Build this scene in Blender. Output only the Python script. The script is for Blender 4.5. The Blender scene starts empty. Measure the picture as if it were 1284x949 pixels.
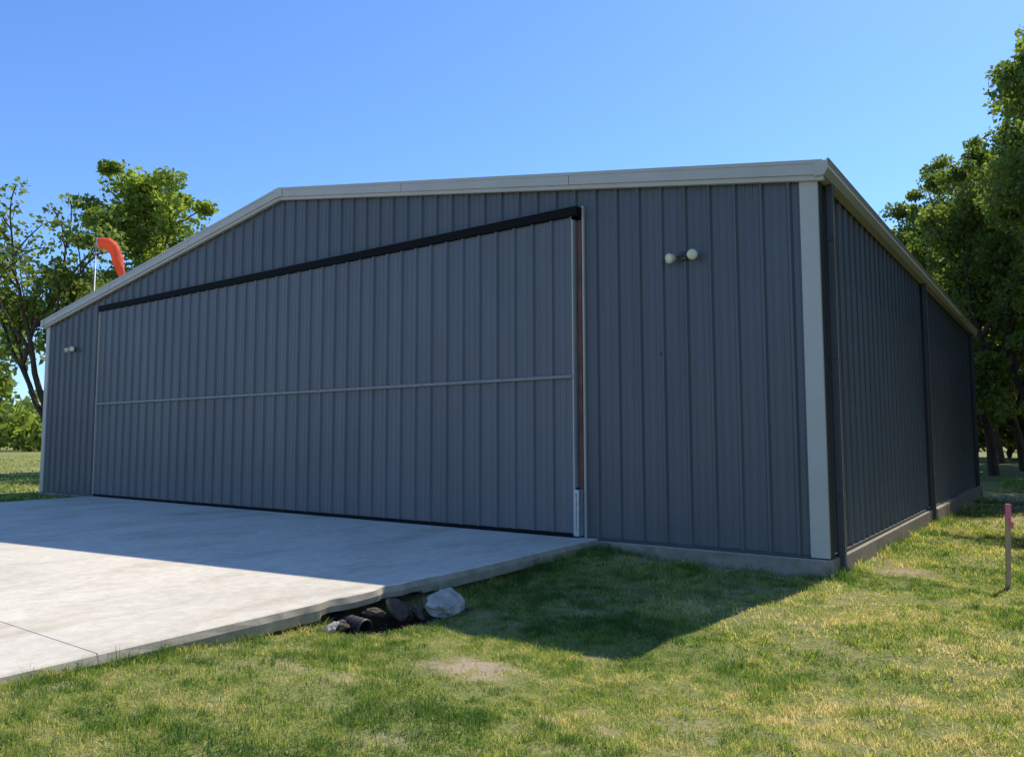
import bpy, bmesh, math, random
import numpy as np
from mathutils import Vector, Matrix
random.seed(7); rng=np.random.default_rng(7)
S=bpy.context.scene
COL=S.collection
W=18.3; D=15.8; PX=-9.15; HP=5.72; SL=1.53/9.27
XJ=-2.90; XL=-15.46; HD=4.10
def roofz(x): return HP-abs(x-PX)*SL

# ------------------------------------------------------------ materials
def newmat(name):
    m=bpy.data.materials.new(name); m.use_nodes=True
    nt=m.node_tree; b=nt.nodes["Principled BSDF"]; return m,nt,b
def N(nt,t,**k):
    n=nt.nodes.new(t)
    for a,v in k.items(): setattr(n,a,v)
    return n
def ramp(nt,stops,interp='LINEAR'):
    r=N(nt,'ShaderNodeValToRGB'); r.color_ramp.interpolation=interp
    e=r.color_ramp.elements
    while len(e)<len(stops): e.new(0.5)
    for i,(p,c) in enumerate(stops):
        e[i].position=p; e[i].color=(*c,1) if len(c)==3 else c
    return r
def noise(nt,scale,detail=4,rough=.55,vec=None,scl=None):
    n=N(nt,'ShaderNodeTexNoise'); n.inputs['Scale'].default_value=scale
    n.inputs['Detail'].default_value=detail; n.inputs['Roughness'].default_value=rough
    tc=N(nt,'ShaderNodeTexCoord')
    src=tc.outputs['Object']
    if scl:
        mp=N(nt,'ShaderNodeMapping'); mp.inputs['Scale'].default_value=scl
        nt.links.new(src,mp.inputs['Vector']); src=mp.outputs['Vector']
    nt.links.new(src,n.inputs['Vector'])
    return n
def simple(name,col,rough=.6,metal=0,var=.12,nscale=6,bump=0,scl=None,spec=.5):
    m,nt,b=newmat(name)
    n=noise(nt,nscale,5,.6,scl=scl)
    c0=tuple(c*(1-var) for c in col); c1=tuple(min(1,c*(1+var)) for c in col)
    r=ramp(nt,[(.3,c0),(.7,c1)])
    nt.links.new(n.outputs['Fac'],r.inputs['Fac']); nt.links.new(r.outputs['Color'],b.inputs['Base Color'])
    b.inputs['Roughness'].default_value=rough; b.inputs['Metallic'].default_value=metal
    b.inputs['Specular IOR Level'].default_value=spec
    if bump:
        bp=N(nt,'ShaderNodeBump'); bp.inputs['Strength'].default_value=bump; bp.inputs['Distance'].default_value=.02
        n2=noise(nt,nscale*6,4,.6)
        nt.links.new(n2.outputs['Fac'],bp.inputs['Height']); nt.links.new(bp.outputs['Normal'],b.inputs['Normal'])
    return m
def sheetmat(name,col,rough=.42):
    m,nt,b=newmat(name)
    n=noise(nt,1.0,5,.6,scl=(3,3,.35)); n2=noise(nt,.5,3,.5)
    r=ramp(nt,[(.3,tuple(c*.88 for c in col)),(.7,tuple(c*1.10 for c in col))])
    nt.links.new(n.outputs['Fac'],r.inputs['Fac'])
    tc=N(nt,'ShaderNodeTexCoord'); sx=N(nt,'ShaderNodeSeparateXYZ'); nt.links.new(tc.outputs['Object'],sx.inputs[0])
    mr=N(nt,'ShaderNodeMapRange'); mr.inputs['From Min'].default_value=.9; mr.inputs['From Max'].default_value=0; mr.inputs['To Max'].default_value=.22
    nt.links.new(sx.outputs['Z'],mr.inputs['Value'])
    mu=N(nt,'ShaderNodeMath',operation='MULTIPLY'); n3=noise(nt,3,5,.7)
    nt.links.new(mr.outputs[0],mu.inputs[0]); nt.links.new(n3.outputs['Fac'],mu.inputs[1])
    mx=N(nt,'ShaderNodeMixRGB'); mx.inputs['Color2'].default_value=(.28,.25,.21,1)
    nt.links.new(mu.outputs[0],mx.inputs['Fac']); nt.links.new(r.outputs['Color'],mx.inputs['Color1'])
    nt.links.new(mx.outputs['Color'],b.inputs['Base Color'])
    rr=N(nt,'ShaderNodeMapRange'); rr.inputs['To Min'].default_value=rough-.08; rr.inputs['To Max'].default_value=rough+.12
    nt.links.new(n2.outputs['Fac'],rr.inputs['Value']); nt.links.new(rr.outputs[0],b.inputs['Roughness'])
    bp=N(nt,'ShaderNodeBump'); bp.inputs['Strength'].default_value=.25; bp.inputs['Distance'].default_value=.01
    nb=noise(nt,2.2,2,.4,scl=(1.6,1.6,.5)); nt.links.new(nb.outputs['Fac'],bp.inputs['Height']); nt.links.new(bp.outputs['Normal'],b.inputs['Normal'])
    return m
M_wall=sheetmat('charcoal_panel',(.088,.093,.098))
M_door=sheetmat('charcoal_door_panel',(.112,.117,.122))
M_roof=sheetmat('roof_panel',(.5,.5,.48))
M_trim=simple('light_stone_trim',(.46,.425,.36),.45,var=.06,nscale=2)
M_dark=simple('dark_trim',(.055,.056,.06),.45,var=.1)
M_black=simple('black_rubber',(.006,.006,.007),.85,spec=.2)
M_galv=simple('galvanised_steel',(.42,.43,.44),.45,metal=.6,var=.18,nscale=18)
M_rust=simple('red_oxide_steel',(.20,.085,.065),.7,var=.25,nscale=5,spec=.2)
M_cream=simple('cream_lamp_glass',(.72,.66,.46),.3,var=.05)
M_rail=simple('grey_rail',(.2,.2,.2),.45)
M_screw=simple('screw_head',(.14,.14,.145),.4,metal=.3)
M_wood=simple('stake_wood',(.50,.32,.15),.8,var=.3,nscale=12,scl=(1,1,.15),spec=.2)
M_pink=simple('pink_paint',(.75,.16,.20),.6,var=.1)
M_pipe=simple('black_plastic_pipe',(.02,.021,.023),.5)
M_rock=simple('limestone',(.46,.42,.35),.9,var=.3,nscale=5,bump=.9,spec=.2)
M_darkrock=simple('muddy_stone',(.12,.09,.065),.95,var=.4,nscale=7,bump=.9,spec=.2)
M_bark=simple('bark',(.085,.065,.048),.95,var=.35,nscale=4,bump=.8,scl=(3,3,.6),spec=.1)
M_pole=simple('pole_steel',(.5,.5,.5),.5,metal=.3)
def concrete(name,base,joints=False):
    m,nt,b=newmat(name)
    n=noise(nt,.55,6,.6); n2=noise(nt,9,6,.7); n3=noise(nt,1.6,5,.65,scl=(1,.35,1))
    r=ramp(nt,[(.25,tuple(c*.84 for c in base)),(.5,base),(.78,tuple(c*1.1 for c in base))])
    nt.links.new(n.outputs['Fac'],r.inputs['Fac'])
    r2=ramp(nt,[(.3,(.84,.83,.82)),(.62,(1.04,1.04,1.04))]); nt.links.new(n2.outputs['Fac'],r2.inputs['Fac'])
    r3=ramp(nt,[(.32,(.74,.71,.65)),(.5,(1,1,1))]); nt.links.new(n3.outputs['Fac'],r3.inputs['Fac'])
    a=N(nt,'ShaderNodeMixRGB',blend_type='MULTIPLY'); a.inputs[0].default_value=1
    c=N(nt,'ShaderNodeMixRGB',blend_type='MULTIPLY'); c.inputs[0].default_value=.8
    nt.links.new(r.outputs[0],a.inputs[1]); nt.links.new(r2.outputs[0],a.inputs[2])
    nt.links.new(a.outputs[0],c.inputs[1]); nt.links.new(r3.outputs[0],c.inputs[2])
    out=c.outputs[0]
    tc=N(nt,'ShaderNodeTexCoord'); sx=N(nt,'ShaderNodeSeparateXYZ'); nt.links.new(tc.outputs['Object'],sx.inputs[0])
    if joints:
        last=None
        for ax,pos in (('Y',-6.14),('Y',-12.3),('X',-9.07)):
            s=N(nt,'ShaderNodeMath',operation='SUBTRACT'); s.inputs[1].default_value=pos; nt.links.new(sx.outputs[ax],s.inputs[0])
            ab=N(nt,'ShaderNodeMath',operation='ABSOLUTE'); nt.links.new(s.outputs[0],ab.inputs[0])
            lt=N(nt,'ShaderNodeMath',operation='LESS_THAN'); lt.inputs[1].default_value=.0045; nt.links.new(ab.outputs[0],lt.inputs[0])
            if last is None: last=lt.outputs[0]
            else:
                mxx=N(nt,'ShaderNodeMath',operation='MAXIMUM'); nt.links.new(last,mxx.inputs[0]); nt.links.new(lt.outputs[0],mxx.inputs[1]); last=mxx.outputs[0]
        d=N(nt,'ShaderNodeMixRGB'); d.inputs[2].default_value=(.16,.14,.12,1)
        nt.links.new(last,d.inputs[0]); nt.links.new(out,d.inputs[1]); out=d.outputs[0]
    g=N(nt,'ShaderNodeNewGeometry'); sn=N(nt,'ShaderNodeSeparateXYZ'); nt.links.new(g.outputs['Normal'],sn.inputs[0])
    mr=N(nt,'ShaderNodeMapRange'); mr.inputs['From Min'].default_value=.8; mr.inputs['From Max'].default_value=.2; mr.inputs['To Max'].default_value=.7
    nt.links.new(sn.outputs['Z'],mr.inputs['Value'])
    st=ramp(nt,[(.35,(.15,.12,.085)),(.65,(.33,.27,.20))]); nt.links.new(noise(nt,5,5,.7).outputs['Fac'],st.inputs[0])
    e=N(nt,'ShaderNodeMixRGB'); nt.links.new(st.outputs[0],e.inputs[2]); nt.links.new(mr.outputs[0],e.inputs[0]); nt.links.new(out,e.inputs[1])
    nt.links.new(e.outputs[0],b.inputs['Base Color'])
    b.inputs['Roughness'].default_value=.88; b.inputs['Specular IOR Level'].default_value=.3
    bp=N(nt,'ShaderNodeBump'); bp.inputs['Strength'].default_value=.35; bp.inputs['Distance'].default_value=.01
    n4=noise(nt,28,6,.7); nt.links.new(n4.outputs['Fac'],bp.inputs['Height']); nt.links.new(bp.outputs['Normal'],b.inputs['Normal'])
    return m
M_slab=concrete('slab_concrete',(.68,.61,.485),True)
M_found=concrete('foundation_concrete',(.36,.32,.26))

def leafmat(name,dark,lite,tr):
    m=bpy.data.materials.new(name); m.use_nodes=True; nt=m.node_tree
    nt.nodes.clear(); out=N(nt,'ShaderNodeOutputMaterial')
    at=N(nt,'ShaderNodeAttribute',attribute_name='rnd')
    r=ramp(nt,[(0,dark),(1,lite)]); nt.links.new(at.outputs['Fac'],r.inputs[0])
    d=N(nt,'ShaderNodeBsdfPrincipled'); d.inputs['Roughness'].default_value=.5; d.inputs['Specular IOR Level'].default_value=.3
    nt.links.new(r.outputs[0],d.inputs['Base Color'])
    t=N(nt,'ShaderNodeBsdfTranslucent')
    mm=N(nt,'ShaderNodeMixRGB',blend_type='MULTIPLY'); mm.inputs[0].default_value=1; mm.inputs[2].default_value=(*tr,1)
    nt.links.new(r.outputs[0],mm.inputs[1]); nt.links.new(mm.outputs[0],t.inputs['Color'])
    mx=N(nt,'ShaderNodeMixShader'); mx.inputs[0].default_value=.5
    nt.links.new(d.outputs[0],mx.inputs[1]); nt.links.new(t.outputs[0],mx.inputs[2]); nt.links.new(mx.outputs[0],out.inputs['Surface'])
    return m
M_leaf=leafmat('leaf_green',(.05,.08,.018),(.19,.225,.05),(2.4,2.5,1.3))
M_leaf2=leafmat('leaf_bright_green',(.08,.12,.022),(.24,.29,.055),(2.6,2.6,1.2))

# ------------------------------------------------------------ mesh helpers
def mk(name,verts,faces,mat,parent=None,smooth=False):
    me=bpy.data.meshes.new(name); me.from_pydata([tuple(v) for v in verts],[],faces); me.update()
    if mat: 
        for m in (mat if isinstance(mat,list) else [mat]): me.materials.append(m)
    if smooth:
        for p in me.polygons: p.use_smooth=True
    o=bpy.data.objects.new(name,me); COL.objects.link(o)
    if parent: o.parent=parent
    return o
def empty(name,loc=(0,0,0)):
    e=bpy.data.objects.new(name,None); e.location=loc; COL.objects.link(e); return e
def box(name,a,b,mat,parent=None,bev=.004):
    bm=bmesh.new(); bmesh.ops.create_cube(bm,size=1)
    for v in bm.verts:
        v.co=Vector([(a[i]+b[i])/2+v.co[i]*(b[i]-a[i]) for i in range(3)])
    if bev: bmesh.ops.bevel(bm,geom=bm.edges[:],offset=min(bev,min(abs(b[i]-a[i]) for i in range(3))*.3),segments=1,affect='EDGES')
    me=bpy.data.meshes.new(name); bm.to_mesh(me); bm.free(); me.materials.append(mat)
    o=bpy.data.objects.new(name,me); COL.objects.link(o); o.parent=parent; return o
def tube(path,radii,sides=10,cap=True):
    V=[];Fc=[]; n=len(path); P=[Vector(p) for p in path]
    ref=Vector((0.13,.97,.2)).normalized()
    for i in range(n):
        d=(P[min(i+1,n-1)]-P[max(i-1,0)]).normalized()
        a=d.cross(ref)
        if a.length<.1: a=d.cross(Vector((1,0,0)))
        a.normalize(); b=d.cross(a)
        for k in range(sides):
            t=2*math.pi*k/sides; V.append(P[i]+(a*math.cos(t)+b*math.sin(t))*radii[i])
    for i in range(n-1):
        for k in range(sides):
            k2=(k+1)%sides; Fc.append((i*sides+k,i*sides+k2,(i+1)*sides+k2,(i+1)*sides+k))
    if cap: Fc.append(tuple(range(sides-1,-1,-1))); Fc.append(tuple((n-1)*sides+k for k in range(sides)))
    return V,Fc
P=.305
PR=[(0,0),(.020,.034),(.046,.034),(.066,0),(.122,0),(.130,.006),(.146,.006),(.154,0),(.214,0),(.222,.006),(.238,.006),(.246,0),(P,0)]
def prof(u):
    t=u%P
    for (a,h),(b,g) in zip(PR[:-1],PR[1:]):
        if a<=t<=b: return h+(g-h)*(t-a)/(b-a)
    return 0
def sheet(name,u0,u1,zb,zt,place,mat,parent,ph=0.0):
    us={round(u0,4),round(u1,4)}
    k0=int(math.floor((u0-ph)/P))-1; k1=int(math.ceil((u1-ph)/P))+1
    for k in range(k0,k1):
        for t,_ in PR[:-1]:
            u=ph+k*P+t
            if u0<u<u1: us.add(round(u,4))
    if u0<PX<u1 and zt is not None and callable(zt): us.add(PX)
    us=sorted(us); V=[];F=[]
    for u in us:
        h=prof(u-ph); z1=zt(u) if callable(zt) else zt
        V.append(place(u,h,zb)); V.append(place(u,h,z1))
    for i in range(len(us)-1): F.append((2*i,2*i+2,2*i+3,2*i+1))
    return mk(name,V,F,mat,parent)

# ------------------------------------------------------------ hangar
H=empty('metal_hangar')
fr=lambda y: (lambda u,h,z:(u,y-h,z))
wt=lambda x: roofz(x)-.10
sheet('front_wall_right',XJ+.02,-.01,0.0,wt,fr(0),M_wall,H)
sheet('front_wall_left',-W+.01,XL-.03,0.0,wt,fr(0),M_wall,H)
sheet('front_wall_gable',XL-.03,XJ+.02,HD+.06,wt,fr(0),M_wall,H)
sheet('side_wall_right',0.01,D-.01,-.0,roofz(0)-.05,lambda u,h,z:(0+h,u,z),M_wall,H,ph=.1)
sheet('side_wall_left',0.01,D-.01,-.0,roofz(0)-.05,lambda u,h,z:(-W-h,u,z),M_wall,H,ph=.1)
sheet('back_wall',-W+.01,-.01,0.0,wt,lambda u,h,z:(u,D+h,z),M_wall,H)
DY=-.11; XR=-3.00
sheet('hangar_door_lower',XL+.02,XR,0.05,2.02,fr(DY),M_door,H)
sheet('hangar_door_upper',XL+.02,XR,2.055,HD+.02,fr(DY),M_door,H)
box('door_fold_rail',(XL+.0,DY-.055,2.015),(XR+.012,DY-.002,2.058),M_rail,H)
box('door_bottom_seal',(XL+.03,DY-.035,-.03),(XR-.01,DY+.06,.048),M_black,H)
box('door_header_seal',(XL-.03,DY-.055,HD+.025),(XJ-.01,.0,HD+.14),M_black,H)
box('door_header_cap',(XL-.03,DY-.06,HD+.142),(XJ-.01,.0,HD+.150),M_dark,H)
box('door_edge_channel',(XR+.002,DY-.045,.06),(XR+.022,DY-.0,HD-.02),M_trim,H)
box('door_side_channel',(XR+.003,DY+.004,.62),(XR+.028,-.01,HD-.02),M_rail,H)
box('door_column',(XR+.035,-.06,.60),(XJ-.012,-.012,HD-.02),M_rust,H)
box('door_jamb_trim',(XJ-.006,-.045,.0),(XJ+.022,.0,HD+.17),M_trim,H)
box('door_cable_guard',(XR+.004,DY-.05,.02),(XJ-.014,-.02,.60),M_galv,H)
box('door_cable_guard_lip',(XR+.03,DY-.062,.10),(XR+.05,DY-.052,.56),M_galv,H)
box('door_left_edge',(XL-.0,DY-.045,.05),(XL+.018,DY,HD-.01),M_trim,H)
box('door_left_jamb',(XL-.05,-.04,.0),(XL-.028,.0,HD),M_trim,H)
box('door_gap_back',(XR-.05,.01,0),(XJ+.03,.05,HD),M_black,H)
box('door_gap_back_left',(XL-.06,.01,0),(XL+.05,.05,HD),M_black,H)
box('corner_trim_front_right',(-.15,-.042,-.01),(.042,-.0,roofz(0)-.17),M_trim,H)
box('corner_trim_side_right',(.0,.0,-.01),(.040,.17,roofz(0)-.12),M_dark,H)
box('corner_trim_front_left',(-W-.042,-.042,-.01),(-W+.13,-.0,roofz(-W)-.17),M_trim,H)
box('corner_trim_side_left',(-W-.04,.0,-.01),(-W,.17,roofz(-W)-.12),M_dark,H)
box('corner_trim_back_right',(-.15,D,-.01),(.042,D+.042,roofz(0)-.17),M_dark,H)
box('base_trim_front',(XJ+.03,-.048,-.02),(-.152,.0,.012),M_dark,H)
box('base_trim_front_left',(-W+.13,-.048,-.02),(XL-.055,.0,.012),M_dark,H)
box('base_trim_side',(.0,.172,-.02),(.046,D,.012),M_dark,H)
box('foundation_front',(XJ-.05,-.075,-.6),(.075,.4,-.022),M_found,H,bev=.012)
box('foundation_front_left',(-W-.07,-.075,-.6),(XL-.1,.4,-.022),M_found,H,bev=.012)
box('foundation_side',(-.4,.402,-.7),(.078,7.2,-.024),M_found,H,bev=.012)
box('foundation_side_rear',(-.4,7.202,-.9),(.13,D+.08,-.022),M_found,H,bev=.012)
box('foundation_side_left',(-W-.07,.402,-.7),(-W+.3,D,-.022),M_found,H,bev=.012)
def rake(name,x0,x1,dt,db,y0,y1,mat):
    V=[]
    for x in (x0,x1):
        z=roofz(x)
        V+= [(x,y0,z-dt),(x,y1,z-dt),(x,y1,z-db),(x,y0,z-db)]
    F=[(0,1,2,3),(7,6,5,4),(0,4,5,1),(1,5,6,2),(2,6,7,3),(3,7,4,0)]
    o=mk(name,V,F,mat,H); return o
for nm,a,b in (('left',-W-.12,PX),('right',PX,.12)):
    rake('rake_trim_'+nm,a,b,0,.15,-.12,-.0,M_trim)
    rake('rake_trim_lip_'+nm,a,b,.151,.205,-.095,-.036,M_trim)
    rake('rake_trim_crown_'+nm,a,b,-.012,.03,-.128,-.121,M_trim)
    rake('rake_back_'+nm,a,b,0,.2,D+.001,D+.12,M_trim)
box('ridge_cap_end',(PX-.12,-.131,HP-.165),(PX+.12,-.1285,HP+.0),M_trim,H,bev=0)
for x in (-15.1,-12,-6.1,-3.05):
    rake('rake_joint',x-.003,x+.003,-.0,.15,-.1225,-.1205,M_dark)
def roofsheet(name,xa,xb):
    V=[];F=[]; us=[]
    u=-.11
    while u<D+.11:
        for t,h in PR[:-1]:
            if u+t<D+.11: us.append((u+t,h))
        u+=P
    for (u,h) in us:
        V.append((xa,u,roofz(xa)+h-.015)); V.append((xb,u,roofz(xb)+h-.015))
    for i in range(len(us)-1): F.append((2*i,2*i+2,2*i+3,2*i+1))
    return mk(name,V,F,M_roof,H)
roofsheet('roof_left',-W-.1,PX); roofsheet('roof_right',.1,PX)
def gutter(name,sx,x0):
    prof_=[(0,0),(.0,-.17),(.10,-.17),(.14,-.10),(.14,-.02),(.15,0),(.13,0),(.125,-.02)]
    z=roofz(0)-.0
    V=[];F=[]
    for y in (-.13,D+.12):
        for a,b in prof_: V.append((x0+sx*a,y,z+b-.005))
    n=len(prof_)
    for i in range(n): F.append((i,(i+1)%n,n+(i+1)%n,n+i))
    F.append(tuple(range(n))); F.append(tuple(range(2*n-1,n-1,-1)))
    return mk(name,V,F,M_trim,H)
gutter('gutter_right',1,.035); gutter('gutter_left',-1,-W-.035)
def downspout(name,y,zb):
    zt=roofz(0)-.17
    box(name,(.046,y,zb),(.125,y+.10,zt),M_dark,H,bev=.012)
    box(name+'_edge',(.126,y+.005,zb),(.131,y+.02,zt),M_rail,H,bev=0)
    for z in (.6,2.1,3.4): box(name+'_strap',(.044,y-.02,z),(.129,y+.12,z+.03),M_dark,H)
    V,F=tube([(.085,y+.05,zb+.04),(.09,y+.05,zb),(.13,y+.04,zb-.05)],[.05,.05,.045],8)
    mk(name+'_elbow',V,F,M_dark,H)
downspout('downspout_front',.24,-.12); downspout('downspout_middle',7.0,-.2); downspout('downspout_rear',15.2,-.2)
def screws():
    V=[];F=[]
    def add(c,nrm):
        i=len(V); r=.0065
        if nrm=='y':
            pts=[(c[0]+r*math.cos(t),c[1]-.004,c[2]+r*math.sin(t)) for t in [k*math.pi/3 for k in range(6)]]
        else:
            pts=[(c[0]+.004,c[1]+r*math.cos(t),c[2]+r*math.sin(t)) for t in [k*math.pi/3 for k in range(6)]]
        V.extend(pts); F.append(tuple(range(i,i+6)))
    for k in range(-61,0):
        x=k*P+.095
        if x<-W+.1 or x>-.1: continue
        indoor=XL-.05<x<XJ+.03
        for z in ((.06,1.25,2.45,3.65) if not indoor else ()):
            if z<wt(x)-.1: add((x,-.001,z),'y')
        if indoor and XL+.1<x<XR-.05:
            for z in (.15,1.1,1.92,2.16,3.1,4.0): add((x,DY-.001,z),'y')
        z=wt(x)-.22
        if z>HD+.25 or not indoor: add((x,-.001,z),'y')
    for k in range(0,52):
        y=.1+k*P+.095
        for z in (.06,1.25,2.45,3.65): 
            if y<D-.1: add((.001,y,z),'x')
    mk('wall_screws',V,F,M_screw,H)
screws()
box('wall_outlet_hole',(-1.83,-.028,2.235),(-1.79,-.0,2.262),M_black,H)
box('wall_outlet_spout',(-1.845,-.035,2.262),(-1.775,-.0,2.268),M_dark,H)

# ------------------------------------------------------------ twin security lights
def seclight(x,z):
    e=empty('security_light',(x,-.034,z))
    V,F=tube([(0,.034,0),(0,-.02,0),(0,-.035,0)],[.058,.058,.04],16); mk('base_plate',V,F,M_dark,e,True)
    for s in (-1,1):
        V,F=tube([(0,-.03,0),(s*.05,-.05,.0),(s*.085,-.055,-.003)],[.014,.014,.018],8); mk('arm',V,F,M_dark,e,True)
        d=Vector((s*.55,-.8,-.12 if s>0 else -.22)).normalized(); c=Vector((s*.094,-.03,-.005))
        prs=[(0,.02),(.02,.034),(.05,.05),(.085,.062),(.1,.063),(.115,.055),(.124,.035),(.128,.008)]
        V,F=tube([c+d*a for a,_ in prs],[r for _,r in prs],18); mk('lamp_head',V,F,M_cream,e,True)
    return e
seclight(-1.50,3.40); seclight(-16.86,3.38)

# ------------------------------------------------------------ ground height
def sstep(a,b,x):
    t=np.clip((x-a)/(b-a),0,1); return t*t*(3-2*t)
def vnoise(x,y,sc,seed=0):
    x=x*sc+seed*17.3; y=y*sc-seed*9.1
    c,s=math.cos(seed*1.7+.4),math.sin(seed*1.7+.4); x,y=x*c-y*s,x*s+y*c
    xi=np.floor(x); yi=np.floor(y); fx=x-xi; fy=y-yi
    fx=fx*fx*(3-2*fx); fy=fy*fy*(3-2*fy)
    def h(a,b): 
        v=np.sin(a*127.1+b*311.7+seed*3.3)*43758.5453; return v-np.floor(v)
    return (h(xi,yi)*(1-fx)+h(xi+1,yi)*fx)*(1-fy)+(h(xi,yi+1)*(1-fx)+h(xi+1,yi+1)*fx)*fy
def slabtop(y): return .0+.008*np.minimum(y,0)
def edgex(y): return -2.70+.02*(vnoise(y,y*0,1.3,3)-.5)
def gz(x,y):
    x=np.asarray(x,float); y=np.asarray(y,float)
    h=-.22-.08*np.exp(-((x+.6)**2/4+(y+3.3)**2/3))
    h=h+.13*np.exp(-((x+2.6)**2/2.0+(y+7.2)**2/3.0))
    h=h+.12*np.exp(-((x+2.9)**2/1.6+(y)**2/1.2))
    h=h-.010*np.clip(y,0,15)
    h=h+(.045*(vnoise(x,y,.8,1)-.5)+.03*(vnoise(x,y,2.7,2)-.5)+.015*(vnoise(x,y,9,4)-.5))
    under=sstep(-2.62,-2.85,x)*sstep(1.0,.2,y)*sstep(-15.2,-14.8,x)*sstep(-14.2,-13.8,y)
    h=h*(1-under)+(-.19)*under
    left=sstep(-14.9,-15.8,x)
    h=h*(1-left)+(-.07+.03*(vnoise(x,y,.8,1)-.5))*left
    h=h-.16*np.exp(-(((x+2.55)/.26)**2+((y+3.85)/.5)**2))
    r=np.hypot(x,y); h=h-.4*sstep(60,200,r)
    return h
def axis(lo,hi,step,far):
    c=list(np.arange(lo,hi+1e-6,step)); s=step; a=[];v=hi
    while v<far: s*=1.22; v+=s; a.append(v)
    s=step; b=[]; v=lo
    while v>-far: s*=1.22; v-=s; b.append(v)
    return np.array(b[::-1]+c+a)
ax=axis(-3.4,3.0,.05,900); ay=axis(-8.5,1.0,.05,900)
X,Y=np.meshgrid(ax,ay); Z=gz(X,Y)
def gridmesh(name,X,Y,Z,mat,smooth=True):
    ny,nx=X.shape; me=bpy.data.meshes.new(name)
    co=np.stack([X,Y,Z],-1).reshape(-1,3).astype(np.float32)
    i=np.arange((ny-1)*(nx-1)); r=i//(nx-1); c=i%(nx-1); a=r*nx+c
    f=np.stack([a,a+1,a+nx+1,a+nx],-1).astype(np.int32)
    me.vertices.add(len(co)); me.vertices.foreach_set('co',co.ravel())
    me.loops.add(f.size); me.loops.foreach_set('vertex_index',f.ravel())
    me.polygons.add(len(f)); me.polygons.foreach_set('loop_start',np.arange(0,f.size,4,dtype=np.int32)); me.polygons.foreach_set('loop_total',np.full(len(f),4,np.int32))
    me.polygons.foreach_set('use_smooth',np.full(len(f),smooth)); me.update(calc_edges=True); me.validate()
    me.materials.append(mat); o=bpy.data.objects.new(name,me); COL.objects.link(o); return o
def groundmat():
    m,nt,b=newmat('lawn_soil')
    n=noise(nt,.45,6,.6); n2=noise(nt,3.2,6,.7); n3=noise(nt,40,4,.7)
    r=ramp(nt,[(.34,(.16,.20,.05)),(.48,(.27,.28,.09)),(.66,(.44,.37,.20))])
    ad=N(nt,'ShaderNodeMixRGB'); ad.inputs[0].default_value=.55
    nt.links.new(n.outputs['Fac'],ad.inputs[1]); nt.links.new(n2.outputs['Fac'],ad.inputs[2]); nt.links.new(ad.outputs[0],r.inputs[0])
    r3=ramp(nt,[(.3,(.5,.5,.45)),(.7,(1.2,1.2,1.15))]); nt.links.new(n3.outputs['Fac'],r3.inputs[0])
    mu=N(nt,'ShaderNodeMixRGB',blend_type='MULTIPLY'); mu.inputs[0].default_value=1
    nt.links.new(r.outputs[0],mu.inputs[1]); nt.links.new(r3.outputs[0],mu.inputs[2])
    at=N(nt,'ShaderNodeAttribute',attribute_name='bare')
    mx=N(nt,'ShaderNodeMixRGB'); mx.inputs[2].default_value=(.44,.34,.23,1)
    nt.links.new(at.outputs['Fac'],mx.inputs[0]); nt.links.new(mu.outputs[0],mx.inputs[1])
    at2=N(nt,'ShaderNodeAttribute',attribute_name='mud')
    mx2=N(nt,'ShaderNodeMixRGB'); mx2.inputs[2].default_value=(.05,.036,.024,1)
    nt.links.new(at2.outputs['Fac'],mx2.inputs[0]); nt.links.new(mx.outputs[0],mx2.inputs[1])
    nt.links.new(mx2.outputs[0],b.inputs['Base Color'])
    b.inputs['Roughness'].default_value=1; b.inputs['Specular IOR Level'].default_value=.1
    bp=N(nt,'ShaderNodeBump'); bp.inputs['Strength'].default_value=.8; bp.inputs['Distance'].default_value=.03
    nt.links.new(n3.outputs['Fac'],bp.inputs['Height']); nt.links.new(bp.outputs['Normal'],b.inputs['Normal'])
    return m
g=gridmesh('grass_ground',X,Y,Z,groundmat())
BARE=[(-1.12,-4.5,.24,1.2),(-.70,-5.75,.14,.6),(.45,-5.4,.10,.5),(1.25,2.6,.5,.4),(.75,4.6,.5,.6),(.5,1.0,.3,.8),(-1.9,-.35,.35,.7),(-.9,-.25,.35,.8),(1.0,8,1.2,.7),(1.2,12,1.5,.7),(-1.6,-5.2,.13,.4),(.1,-4.9,.1,.5),(1.3,-3.6,.12,.5),(-.2,-5.0,.08,.5),(.95,-4.5,.1,.45),(.5,16,2,.6)]
def bare(x,y):
    v=np.zeros_like(x)
    w=.3+1.4*vnoise(x,y,9,8)*vnoise(x,y,23,9)*2
    for a,b_,r,s in BARE: v=np.maximum(v,np.exp(-(((x-a)/r)**2+((y-b_)/(r*.8))**2))*w*1.2*s)
    return np.clip(v,0,1)
def mud(x,y): return np.clip(1.6*np.exp(-(((x+2.55)/.28)**2+((y+3.85)/.5)**2)),0,1)+.0
for nm,fn in (('bare',bare),('mud',mud)):
    a=g.data.attributes.new(nm,'FLOAT','POINT'); a.data.foreach_set('value',fn(X,Y).ravel().astype(np.float32))

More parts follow.
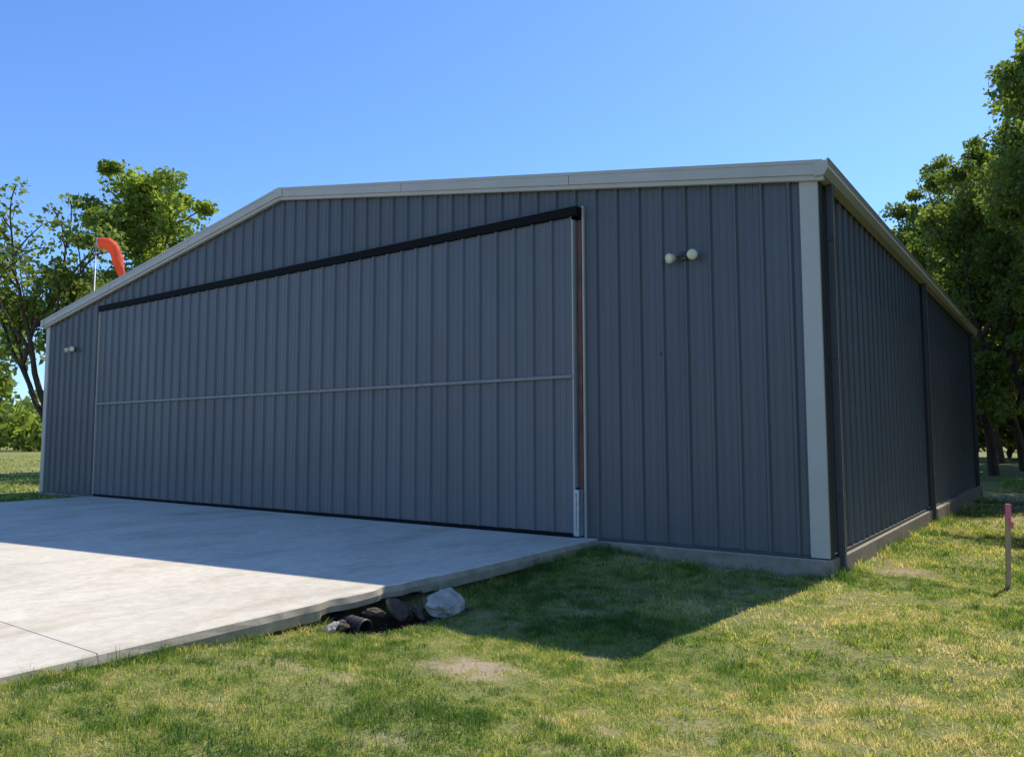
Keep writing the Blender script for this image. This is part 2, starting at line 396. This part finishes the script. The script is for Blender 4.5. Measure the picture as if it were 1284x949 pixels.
# ------------------------------------------------------------ concrete apron
def apron():
    ys=np.concatenate([np.arange(-14,-5,.25),np.arange(-5,-2.8,.03),np.arange(-2.8,-.0,.1),[0.05]])
    bm=bmesh.new(); rows=[]
    for y in ys:
        ex=float(edgex(np.array(y)))
        cut=.0
        if -4.6<y<-3.0:
            cut=.07*max(0,float(vnoise(np.array(y),np.array(0.),7,5))-.25)+.03*math.exp(-((y+3.6)/.2)**2)
        zt=float(slabtop(y)); ex-=cut
        th=.12 if not(-4.4<y<-3.2) else .09
        n1=.016*float(vnoise(np.array(y),np.array(1.),9,6))
        rows.append([bm.verts.new(p) for p in ((-15.5,y,zt-.13),(-15.5,y,zt),(-9,y,zt),(ex-.012,y,zt),(ex,y,zt-.010),(ex+.004+n1,y,zt-.06),(ex-.01+n1,y,zt-th-.02),(ex-.35,y,zt-th-.02))])
    for a,b_ in zip(rows[:-1],rows[1:]):
        for i in range(7): bm.faces.new((a[i],a[i+1],b_[i+1],b_[i]))
    bm.faces.new(rows[0]); 
    bmesh.ops.recalc_face_normals(bm,faces=bm.faces)
    me=bpy.data.meshes.new('concrete_apron'); bm.to_mesh(me); bm.free(); me.materials.append(M_slab)
    o=bpy.data.objects.new('concrete_apron',me); COL.objects.link(o)
apron()

# ------------------------------------------------------------ rocks, pipe
def rock(name,loc,sc,mat,seed,sub=4):
    bm=bmesh.new(); bmesh.ops.create_icosphere(bm,subdivisions=sub,radius=1)
    from mathutils import noise as mn
    for v in bm.verts:
        p=v.co.copy(); q=p+Vector((seed*3.1,seed*1.7,0))
        d=1+.32*mn.noise(q*1.3)+.16*mn.noise(q*3.1)+.06*mn.noise(q*8)
        p=p*d; p.z=max(p.z,-.5)
        v.co=Vector((p.x*sc[0],p.y*sc[1],p.z*sc[2]))
    me=bpy.data.meshes.new(name); bm.to_mesh(me); bm.free(); me.materials.append(mat)
    o=bpy.data.objects.new(name,me); o.location=loc; o.rotation_euler=(.1*seed,0,seed); COL.objects.link(o); return o
rock('rock',(-2.40,-3.30,-.22),(.22,.16,.12),M_rock,2)
rr_=random.Random(5)
rock('rock',(-2.62,-4.32,-.25),(.09,.08,.06),M_darkrock,5)
rock('rock',(-2.60,-4.42,-.23),(.06,.07,.035),M_rock,6,3)
rock('rock',(-2.62,-3.66,-.22),(.10,.12,.05),M_darkrock,8)
rock('rock',(-2.66,-3.90,-.22),(.09,.09,.05),M_darkrock,4)
rock('rock',(-2.52,-3.50,-.28),(.08,.07,.05),M_darkrock,9,3)
rock('rock',(-.95,-.32,-.22),(.12,.05,.03),M_rock,11,3)
rock('rock',(-2.60,-4.05,-.35),(.06,.05,.04),M_darkrock,13,3)
bm=bmesh.new()
for i in range(70):
    y=rr_.uniform(-4.6,-3.1); x=rr_.uniform(-2.68,-2.25); s=rr_.uniform(.008,.03)
    r=bmesh.ops.create_icosphere(bm,subdivisions=1,radius=1)
    z=float(gz(x,y))+s*.3
    for v in r['verts']:
        k=rr_.uniform(.7,1.25); v.co=Vector((x+v.co.x*s*1.4*k,y+v.co.y*s*k,z+v.co.z*s*.7*k))
me=bpy.data.meshes.new('rubble'); bm.to_mesh(me); bm.free(); me.materials.append(M_darkrock)
COL.objects.link(bpy.data.objects.new('rubble',me))
path=[];rad=[]
for i in range(60):
    t=i/59; path.append((-3.3+t*.80,-4.12-.02*t,-.245-.03*t)); rad.append(.076+(.009 if i%4 in (1,2) else 0))
V,F=tube(path,rad,24,cap=False); 
V2,F2=tube([(p[0],p[1],p[2]) for p in path],[r-.010 for r in rad],24,cap=False)
o=len(V); V+=V2; F+=[tuple(o+i for i in f[::-1]) for f in F2]
n=60; F+=[((n-1)*24+k,(n-1)*24+(k+1)%24,o+(n-1)*24+(k+1)%24,o+(n-1)*24+k) for k in range(24)]
mk('drain_pipe',V,F,M_pipe,None,True)

# ------------------------------------------------------------ survey stake
e=empty('survey_stake',(1.55,.62,float(gz(1.55,.62))))
bm=bmesh.new(); bmesh.ops.create_cube(bm,size=1)
for v in bm.verts: v.co=Vector((v.co.x*.046,v.co.y*.022,(v.co.z+.5)*.74-.05))
bmesh.ops.bevel(bm,geom=bm.edges[:],offset=.002,affect='EDGES')
me=bpy.data.meshes.new('stake'); bm.to_mesh(me); bm.free(); me.materials.append(M_wood); so=bpy.data.objects.new('stake',me); COL.objects.link(so); so.parent=e
box('pink_top',(-.0245,-.0125,.66),(.0245,.0125,.82),M_pink,e,.003)
V,F=tube([(.0,-.0135,.67),(.022,-.03,.64),(.026,-.03,.58)],[.012,.014,.009],4); mk('flagging_tape',V,F,M_pink,e)
e.rotation_euler=(.02,.035,.5)

# ------------------------------------------------------------ windsock
def orange():
    m=bpy.data.materials.new('orange_nylon'); m.use_nodes=True; nt=m.node_tree; b=nt.nodes['Principled BSDF']
    n=noise(nt,5,4,.6); r=ramp(nt,[(.3,(.80,.13,.05)),(.7,(.95,.21,.09))]); nt.links.new(n.outputs['Fac'],r.inputs[0]); nt.links.new(r.outputs[0],b.inputs['Base Color'])
    b.inputs['Roughness'].default_value=.7
    t=N(nt,'ShaderNodeBsdfTranslucent'); t.inputs['Color'].default_value=(.98,.27,.10,1)
    mx=N(nt,'ShaderNodeMixShader'); mx.inputs[0].default_value=.5
    out=nt.nodes['Material Output']; nt.links.new(b.outputs[0],mx.inputs[1]); nt.links.new(t.outputs[0],mx.inputs[2]); nt.links.new(mx.outputs[0],out.inputs[0]); return m
M_or=orange()
wx,wy=-18.85,1.3
e=empty('windsock',(wx,wy,0))
V,F=tube([(0,0,-.2),(0,0,3),(0,0,6.45)],[.03,.024,.016],10); mk('pole',V,F,M_pole,e,True)
rx,ry=.80,.59
def wp(s,z): return (s*rx,s*ry,z)
V,F=tube([wp(-.06,6.42),wp(.04,6.47),wp(.12,6.47)],[.015,.012,.012],6); mk('swivel_arm',V,F,M_pole,e)
pts=[(.10,6.50),(.20,6.53),(.31,6.52),(.41,6.45),(.49,6.34),(.55,6.2),(.60,6.04),(.645,5.88),(.69,5.74),(.74,5.62)]
rr=[.165,.13,.13,.155,.15,.12,.13,.10,.10,.06]
V,F=tube([wp(s,z) for s,z in pts],rr,20,cap=False)
V2=[]
for i,v in enumerate(V):
    k=i%20; r=i//20; c=Vector(wp(*pts[r])); a=.2*math.sin(k*2.1+r*.7)+.18*math.sin(k*1.3+r*1.9)
    V2.append(c+(v-c)*(1+a*(r/9+.3)))
mk('sock',V2,F,M_or,e,True)
V,F=tube([wp(.085,6.50),wp(.115,6.505)],[.172,.170],20,cap=False); mk('hoop',V,F,M_pole,e,True)

# ------------------------------------------------------------ trees
def leafmesh(name,C,size,mat,rnd):
    n=len(C)
    d=rng.normal(size=(n,3)); d/=np.linalg.norm(d,axis=1)[:,None]; d[:,2]*=.7
    u=np.cross(d,rng.normal(size=(n,3))); u/=np.linalg.norm(u,axis=1)[:,None]
    v=np.cross(d,u); v/=np.linalg.norm(v,axis=1)[:,None]
    s=size*(.5+.8*rng.random(n))[:,None]
    V=np.stack([C-u*s*.5,C+v*s*.30+d*s*.06,C+u*s*.5,C-v*s*.30+d*s*.06],1).reshape(-1,3).astype(np.float32)
    me=bpy.data.meshes.new(name); me.vertices.add(4*n); me.vertices.foreach_set('co',V.ravel())
    me.loops.add(4*n); me.loops.foreach_set('vertex_index',np.arange(4*n,dtype=np.int32))
    me.polygons.add(n); me.polygons.foreach_set('loop_start',np.arange(0,4*n,4,dtype=np.int32)); me.polygons.foreach_set('loop_total',np.full(n,4,np.int32))
    me.update(calc_edges=True)
    a=me.attributes.new('rnd','FLOAT','FACE'); a.data.foreach_set('value',rnd.astype(np.float32))
    me.materials.append(mat); return me
def treemeshes(H_,R_,base,seed,leaves,size,mat,depth=4,spread=.33,core=1.0):
    r=random.Random(seed); V=[];F=[];tips=[]
    def seg(path,rad,s):
        v,f=tube(path,rad,s,cap=False); o=len(V); V.extend(v); F.extend([tuple(o+i for i in q) for q in f])
    def grow(p,d,L,rad,dep):
        pts=[p]; q=p; dd=d.copy()
        for i in range(4):
            dd=(dd+Vector((r.uniform(-.16,.16),r.uniform(-.16,.16),r.uniform(-.05,.12)))).normalized()
            q=q+dd*L/4; pts.append(q)
        seg(pts,[rad*(1-.1*i) for i in range(5)],9 if dep>=depth-1 else 5)
        if dep<=2: tips.append((pts[2],.5)); 
        if dep==0: tips.append((q,1)); return
        tips.append((q,.7)) if dep<=2 else None
        n=4 if dep==depth else 3
        a0=r.uniform(0,6.28)
        for k in range(n):
            a=a0+k*6.283/n+r.uniform(-.5,.5); tilt=r.uniform(.35,.95) if k else r.uniform(.1,.35)
            ax_=dd.cross(Vector((.3,.2,1))).normalized() if abs(dd.z)<.95 else Vector((1,0,0))
            ax2=dd.cross(ax_).normalized()
            nd=(dd*math.cos(tilt)+(ax_*math.cos(a)+ax2*math.sin(a))*math.sin(tilt)); nd.z+=.08; nd.normalize()
            st=q if k<2 else pts[3]
            grow(st,nd,L*r.uniform(.62,.88),rad*.62,dep-1)
    grow(Vector((0,0,-.2)),Vector((r.uniform(-.06,.06),r.uniform(-.06,.06),1)).normalized(),base,.014*H_+.03,depth)
    T=np.array([t[0] for t in tips]); wgt=np.array([t[1] for t in tips])
    cx,cy=T[:,0].mean(),T[:,1].mean()
    zt=np.percentile(T[:,2],97); rt=np.percentile(np.hypot(T[:,0]-cx,T[:,1]-cy),90)
    sx=R_/rt; 
    def warp(v):
        v=Vector(v); t=min(1,max(0,v.z/base)); k=1+(sx-1)*t
        z=v.z if v.z<base else base+(v.z-base)*(H_-.4-base)/(zt-base)
        t2=min(1,max(0,(v.z-base*.3)/(base*1.5)))
        return Vector(((v.x-cx*t2)*k,(v.y-cy*t2)*k,z))
    V=[warp(v) for v in V]; T=np.array([warp(t) for t in T])
    idx=rng.choice(len(T),leaves,p=wgt/wgt.sum())
    cr=(.35+.45*rng.random(len(T)))*spread*3
    off=rng.normal(size=(leaves,3)); off/=np.linalg.norm(off,axis=1)[:,None]; off*=(rng.random(leaves)**.45)[:,None]
    C=T[idx]+off*cr[idx][:,None]*np.array([1,1,.7])
    C[:,2]=np.maximum(C[:,2],base*.6+1.2*rng.random(leaves))
    ct=rng.random(len(T))
    rnd=np.clip(.55*ct[idx]+.45*rng.random(leaves),0,1)
    me=bpy.data.meshes.new('branches'); me.from_pydata([tuple(v) for v in V],[],F); me.update(); me.materials.append(M_bark)
    for p in me.polygons: p.use_smooth=True
    return me,leafmesh('leaves',C,size,mat,rnd)
def place(ms,x,y,rot=0,sc=1,name='deciduous_tree',sz=None):
    e=empty(name,(x,y,float(gz(x,y)))); e.rotation_euler=(0,0,rot); e.scale=(sc,sc,sz or sc)
    for nm,m in zip(('trunk_and_branches','leaves'),ms):
        o=bpy.data.objects.new(nm,m); COL.objects.link(o); o.parent=e
T_big=treemeshes(11.6,4.3,3.0,11,60000,.22,M_leaf2,spread=.40)
T_sparse=treemeshes(9.0,2.9,2.6,23,8500,.18,M_leaf,spread=.26)
T_r1=treemeshes(15.5,4.6,3.4,5,64000,.21,M_leaf,spread=.40)
T_r2=treemeshes(13.0,4.2,3.0,31,46000,.23,M_leaf,spread=.40)
T_near=treemeshes(10,3.6,3.0,44,22000,.18,M_leaf)
T_low=treemeshes(6,3.6,1.0,61,16000,.34,M_leaf,depth=3,spread=.6)
# left
place(T_big,-25.2,8.4,.4,1.02,sz=.90); place(T_big,-27.5,11.5,5.2,.80,sz=.82); place(T_sparse,-24.2,2.6,1.0,1.0,sz=.97)
place(T_r2,-48,7.5,2.,.72); place(T_r2,-54,4,0.3,.75); place(T_low,-42,3.4,.3,1.25); place(T_low,-50,-1,1.3,1.2); place(T_r2,-47,3.2,1.,.6)
# right
place(T_r1,3.9,23.5,0,1.0); place(T_r2,-.6,30.5,1,1.05); place(T_r1,1.6,33,2.5,1.05); place(T_r2,-6,36,3.1,.98)
place(T_r1,-3.0,41,4,1.0); place(T_r2,3.8,38,5,1.1); place(T_r2,2.0,46,2.2,1.1); place(T_r2,.2,37,.7,1.0); place(T_r2,-1.5,50,.2,1.0)
place(T_near,6.2,13.5,.5,1); place(T_near,4.8,7.4,2.5,.74); place(T_near,6.6,19,4,1); place(T_r2,7,29,1.4,1); place(T_r2,6.5,44,2.4,1)
for x,y,r_ in ((9.6,1,0),(9.8,7.5,2),(9.4,13,4),(10.5,20,1)): place(T_r1,x,y,r_,.9)  # unseen row beyond right frame edge, added to block sky light on side wall
for x,y,s,r_ in ((-4,56,1.0,0),(0.5,58,1.1,1),(4,55,1,2),(-9,62,1.1,3),(7,60,1.2,4),(-2,66,1.3,2),(3,67,1.3,5),(8.8,4,1.1,1),(9.2,10,1.2,3),(8.9,16.5,1.2,5)): place(T_low,x,y,r_,s,'understory_tree')  # last three are out of view, added as occluders to darken the side wall
def treeline():
    C=[];cc=[]
    for i in range(240):
        a=math.radians(rng.uniform(-110,60)); r=rng.uniform(110,150)
        x=2+math.sin(a)*r; y=-8+math.cos(a)*r; h=rng.uniform(5,9.5); w=rng.uniform(3,6)
        n=260; o=rng.normal(size=(n,3)); o/=np.linalg.norm(o,axis=1)[:,None]; o*=(rng.random(n)**.4)[:,None]
        C.append(np.array([x,y,h*.5-.3])+o*np.array([w,w,h*.52])); cc.append(np.full(n,rng.random()))
    C=np.concatenate(C); cc=np.concatenate(cc); 
    me=leafmesh('distant_treeline',C,1.1,M_leaf,np.clip(.6*cc+.4*rng.random(len(C)),0,1))
    o=bpy.data.objects.new('distant_treeline',me); COL.objects.link(o)
treeline()

# ------------------------------------------------------------ grass blades
def grassmat():
    m=bpy.data.materials.new('grass_blades'); m.use_nodes=True; nt=m.node_tree; nt.nodes.clear()
    out=N(nt,'ShaderNodeOutputMaterial'); at=N(nt,'ShaderNodeAttribute',attribute_name='rnd')
    r=ramp(nt,[(0,(.08,.16,.03)),(.28,(.18,.27,.05)),(.54,(.36,.40,.10)),(.78,(.54,.47,.20)),(1,(.70,.57,.34))])
    nt.links.new(at.outputs['Fac'],r.inputs[0])
    d=N(nt,'ShaderNodeBsdfPrincipled'); d.inputs['Roughness'].default_value=.5; d.inputs['Specular IOR Level'].default_value=.3
    t=N(nt,'ShaderNodeBsdfTranslucent'); mx=N(nt,'ShaderNodeMixShader'); mx.inputs[0].default_value=.5
    mm=N(nt,'ShaderNodeMixRGB',blend_type='MULTIPLY'); mm.inputs[0].default_value=1; mm.inputs[2].default_value=(1.6,1.6,1.0,1)
    nt.links.new(r.outputs[0],d.inputs['Base Color']); nt.links.new(r.outputs[0],mm.inputs[1]); nt.links.new(mm.outputs[0],t.inputs['Color'])
    nt.links.new(d.outputs[0],mx.inputs[1]); nt.links.new(t.outputs[0],mx.inputs[2]); nt.links.new(mx.outputs[0],out.inputs[0])
    return m
M_grass=grassmat()
def blades():
    XX=[];YY=[];HH=[];WW=[]
    def zone(n,x0,x1,y0,y1,h,w):
        XX.append(rng.uniform(x0,x1,n)); YY.append(rng.uniform(y0,y1,n)); HH.append(np.full(n,h)); WW.append(np.full(n,w))
    zone(320000,-3.2,3.2,-8.2,-3.2,.032,.0042)
    zone(150000,-2.9,3.6,-3.2,1.2,.038,.006)
    zone(70000,-.0,5,1.2,9,.045,.010)
    zone(40000,-.0,7,9,28,.06,.02)
    zone(30000,-30,-15.3,-8,6,.06,.025)
    zone(30000,-70,-15.3,-14,30,.07,.05)
    x=np.concatenate(XX);y=np.concatenate(YY);h=np.concatenate(HH);w=np.concatenate(WW)
    dens=vnoise(x,y,1.1,11)*.3+vnoise(x,y,4.5,12)*.35+vnoise(x,y,14,15)*.35
    keep=rng.random(len(x))<np.clip(-.75+3.0*dens,.05,1)
    keep&=rng.random(len(x))>bare(x,y)*1.05
    keep&=rng.random(len(x))>mud(x,y)*1.3
    keep&=~((x>-W-.1)&(x<.10)&(y>-.08)&(y<D+.1))
    keep&=~((x>-15.5)&(x<-2.69)&(y<.1))
    keep&=~((np.hypot(x-2.12,y+8.5)<.8))
    x,y,h,w=x[keep],y[keep],h[keep],w[keep]; n=len(x)
    tall=vnoise(x,y,1.6,13)*.35+vnoise(x,y,6,14)*.35+vnoise(x,y,16,17)*.3; h=h*np.clip(-.3+2.5*tall,.15,2.2)*(.6+.8*rng.random(n))
    ed=np.exp(-np.abs(x+2.68)/.06)*(y<0)+np.exp(-np.abs(y+.1)/.06)*(x>-2.8)*(x<.1)+np.exp(-np.abs(x-.12)/.07)*(y>0)*(y<16)
    h=h*(1+1.6*np.clip(ed,0,1))
    z=gz(x,y)-.004
    a=rng.uniform(0,6.283,n); b=rng.uniform(0,6.283,n); lean=np.abs(rng.normal(0,.8,n))*h
    wx=np.cos(a)*w*.5; wy=np.sin(a)*w*.5
    lx=np.cos(b)*lean; ly=np.sin(b)*lean
    p0=np.stack([x-wx,y-wy,z],1); p1=np.stack([x+wx,y+wy,z],1)
    m0=np.stack([x-wx*.8+lx*.35,y-wy*.8+ly*.35,z+h*.6],1); m1=np.stack([x+wx*.8+lx*.35,y+wy*.8+ly*.35,z+h*.6],1)
    t=np.stack([x+lx,y+ly,z+h*.9],1)
    V=np.stack([p0,p1,m1,m0,t],1).reshape(-1,3).astype(np.float32)
    base=np.arange(n)*5
    L=np.stack([base,base+1,base+2,base+3,base+3,base+2,base+4],1).astype(np.int32)
    me=bpy.data.meshes.new('grass'); me.vertices.add(5*n); me.vertices.foreach_set('co',V.ravel())
    me.loops.add(7*n); me.loops.foreach_set('vertex_index',L.ravel())
    ls=np.stack([np.arange(n)*7,np.arange(n)*7+4],1).ravel().astype(np.int32); lt=np.tile([4,3],n).astype(np.int32)
    me.polygons.add(2*n); me.polygons.foreach_set('loop_start',ls); me.polygons.foreach_set('loop_total',lt)
    me.update(calc_edges=True)
    dry=.35*vnoise(x,y,.9,21)+.3*vnoise(x,y,3.3,22)+.35*vnoise(x,y,11,23)
    rnd=np.clip((dry-.5)*2.0+.44+.20*rng.normal(size=n)+.25*bare(x,y)-.9*np.clip(tall-.5,0,1),0,1)
    at=me.attributes.new('rnd','FLOAT','FACE'); at.data.foreach_set('value',np.repeat(rnd,2).astype(np.float32))
    me.materials.append(M_grass); o=bpy.data.objects.new('grass',me); COL.objects.link(o)
blades()

# ------------------------------------------------------------ sky + sun
sd=Vector((.14,.77,1)).normalized()
el=math.asin(sd.z); az=math.atan2(sd.x,sd.y)
w=bpy.data.worlds.new('World'); S.world=w; w.use_nodes=True; nt=w.node_tree
bg=nt.nodes['Background']; sky=nt.nodes.new('ShaderNodeTexSky'); sky.sky_type='NISHITA'; sky.sun_disc=False
sky.sun_elevation=el; sky.sun_rotation=az; sky.air_density=1.0; sky.dust_density=.3; sky.ozone_density=2.5; sky.altitude=100
mu=nt.nodes.new('ShaderNodeMixRGB'); mu.blend_type='MULTIPLY'; mu.inputs[0].default_value=1; mu.inputs[2].default_value=(.80,1.08,1.5,1)
nt.links.new(sky.outputs[0],mu.inputs[1]); nt.links.new(mu.outputs[0],bg.inputs[0]); bg.inputs[1].default_value=.15
L=bpy.data.lights.new('sun','SUN'); L.energy=5; L.angle=math.radians(.5); L.color=(1,.94,.83)
lo=bpy.data.objects.new('sun',L); COL.objects.link(lo); lo.rotation_euler=sd.to_track_quat('Z','Y').to_euler()

# ------------------------------------------------------------ camera
cam=bpy.data.cameras.new('camera'); co=bpy.data.objects.new('camera',cam); COL.objects.link(co)
yaw,pit,roll=-.629,.079,-.002
Fv=Vector((math.sin(yaw)*math.cos(pit),math.cos(yaw)*math.cos(pit),math.sin(pit))); R=Vector((math.cos(yaw),-math.sin(yaw),0)); U=R.cross(Fv)
R2=R*math.cos(roll)+U*math.sin(roll); U2=-R*math.sin(roll)+U*math.cos(roll)
m=Matrix((R2,U2,-Fv)).transposed().to_4x4(); m.translation=Vector((2.121,-8.5,1.237)); co.matrix_world=m
cam.sensor_width=36; cam.lens=960/1284*36; cam.clip_end=3000; cam.clip_start=.05
S.camera=co
S.view_settings.view_transform='Standard'; S.view_settings.look='None'; S.view_settings.exposure=0
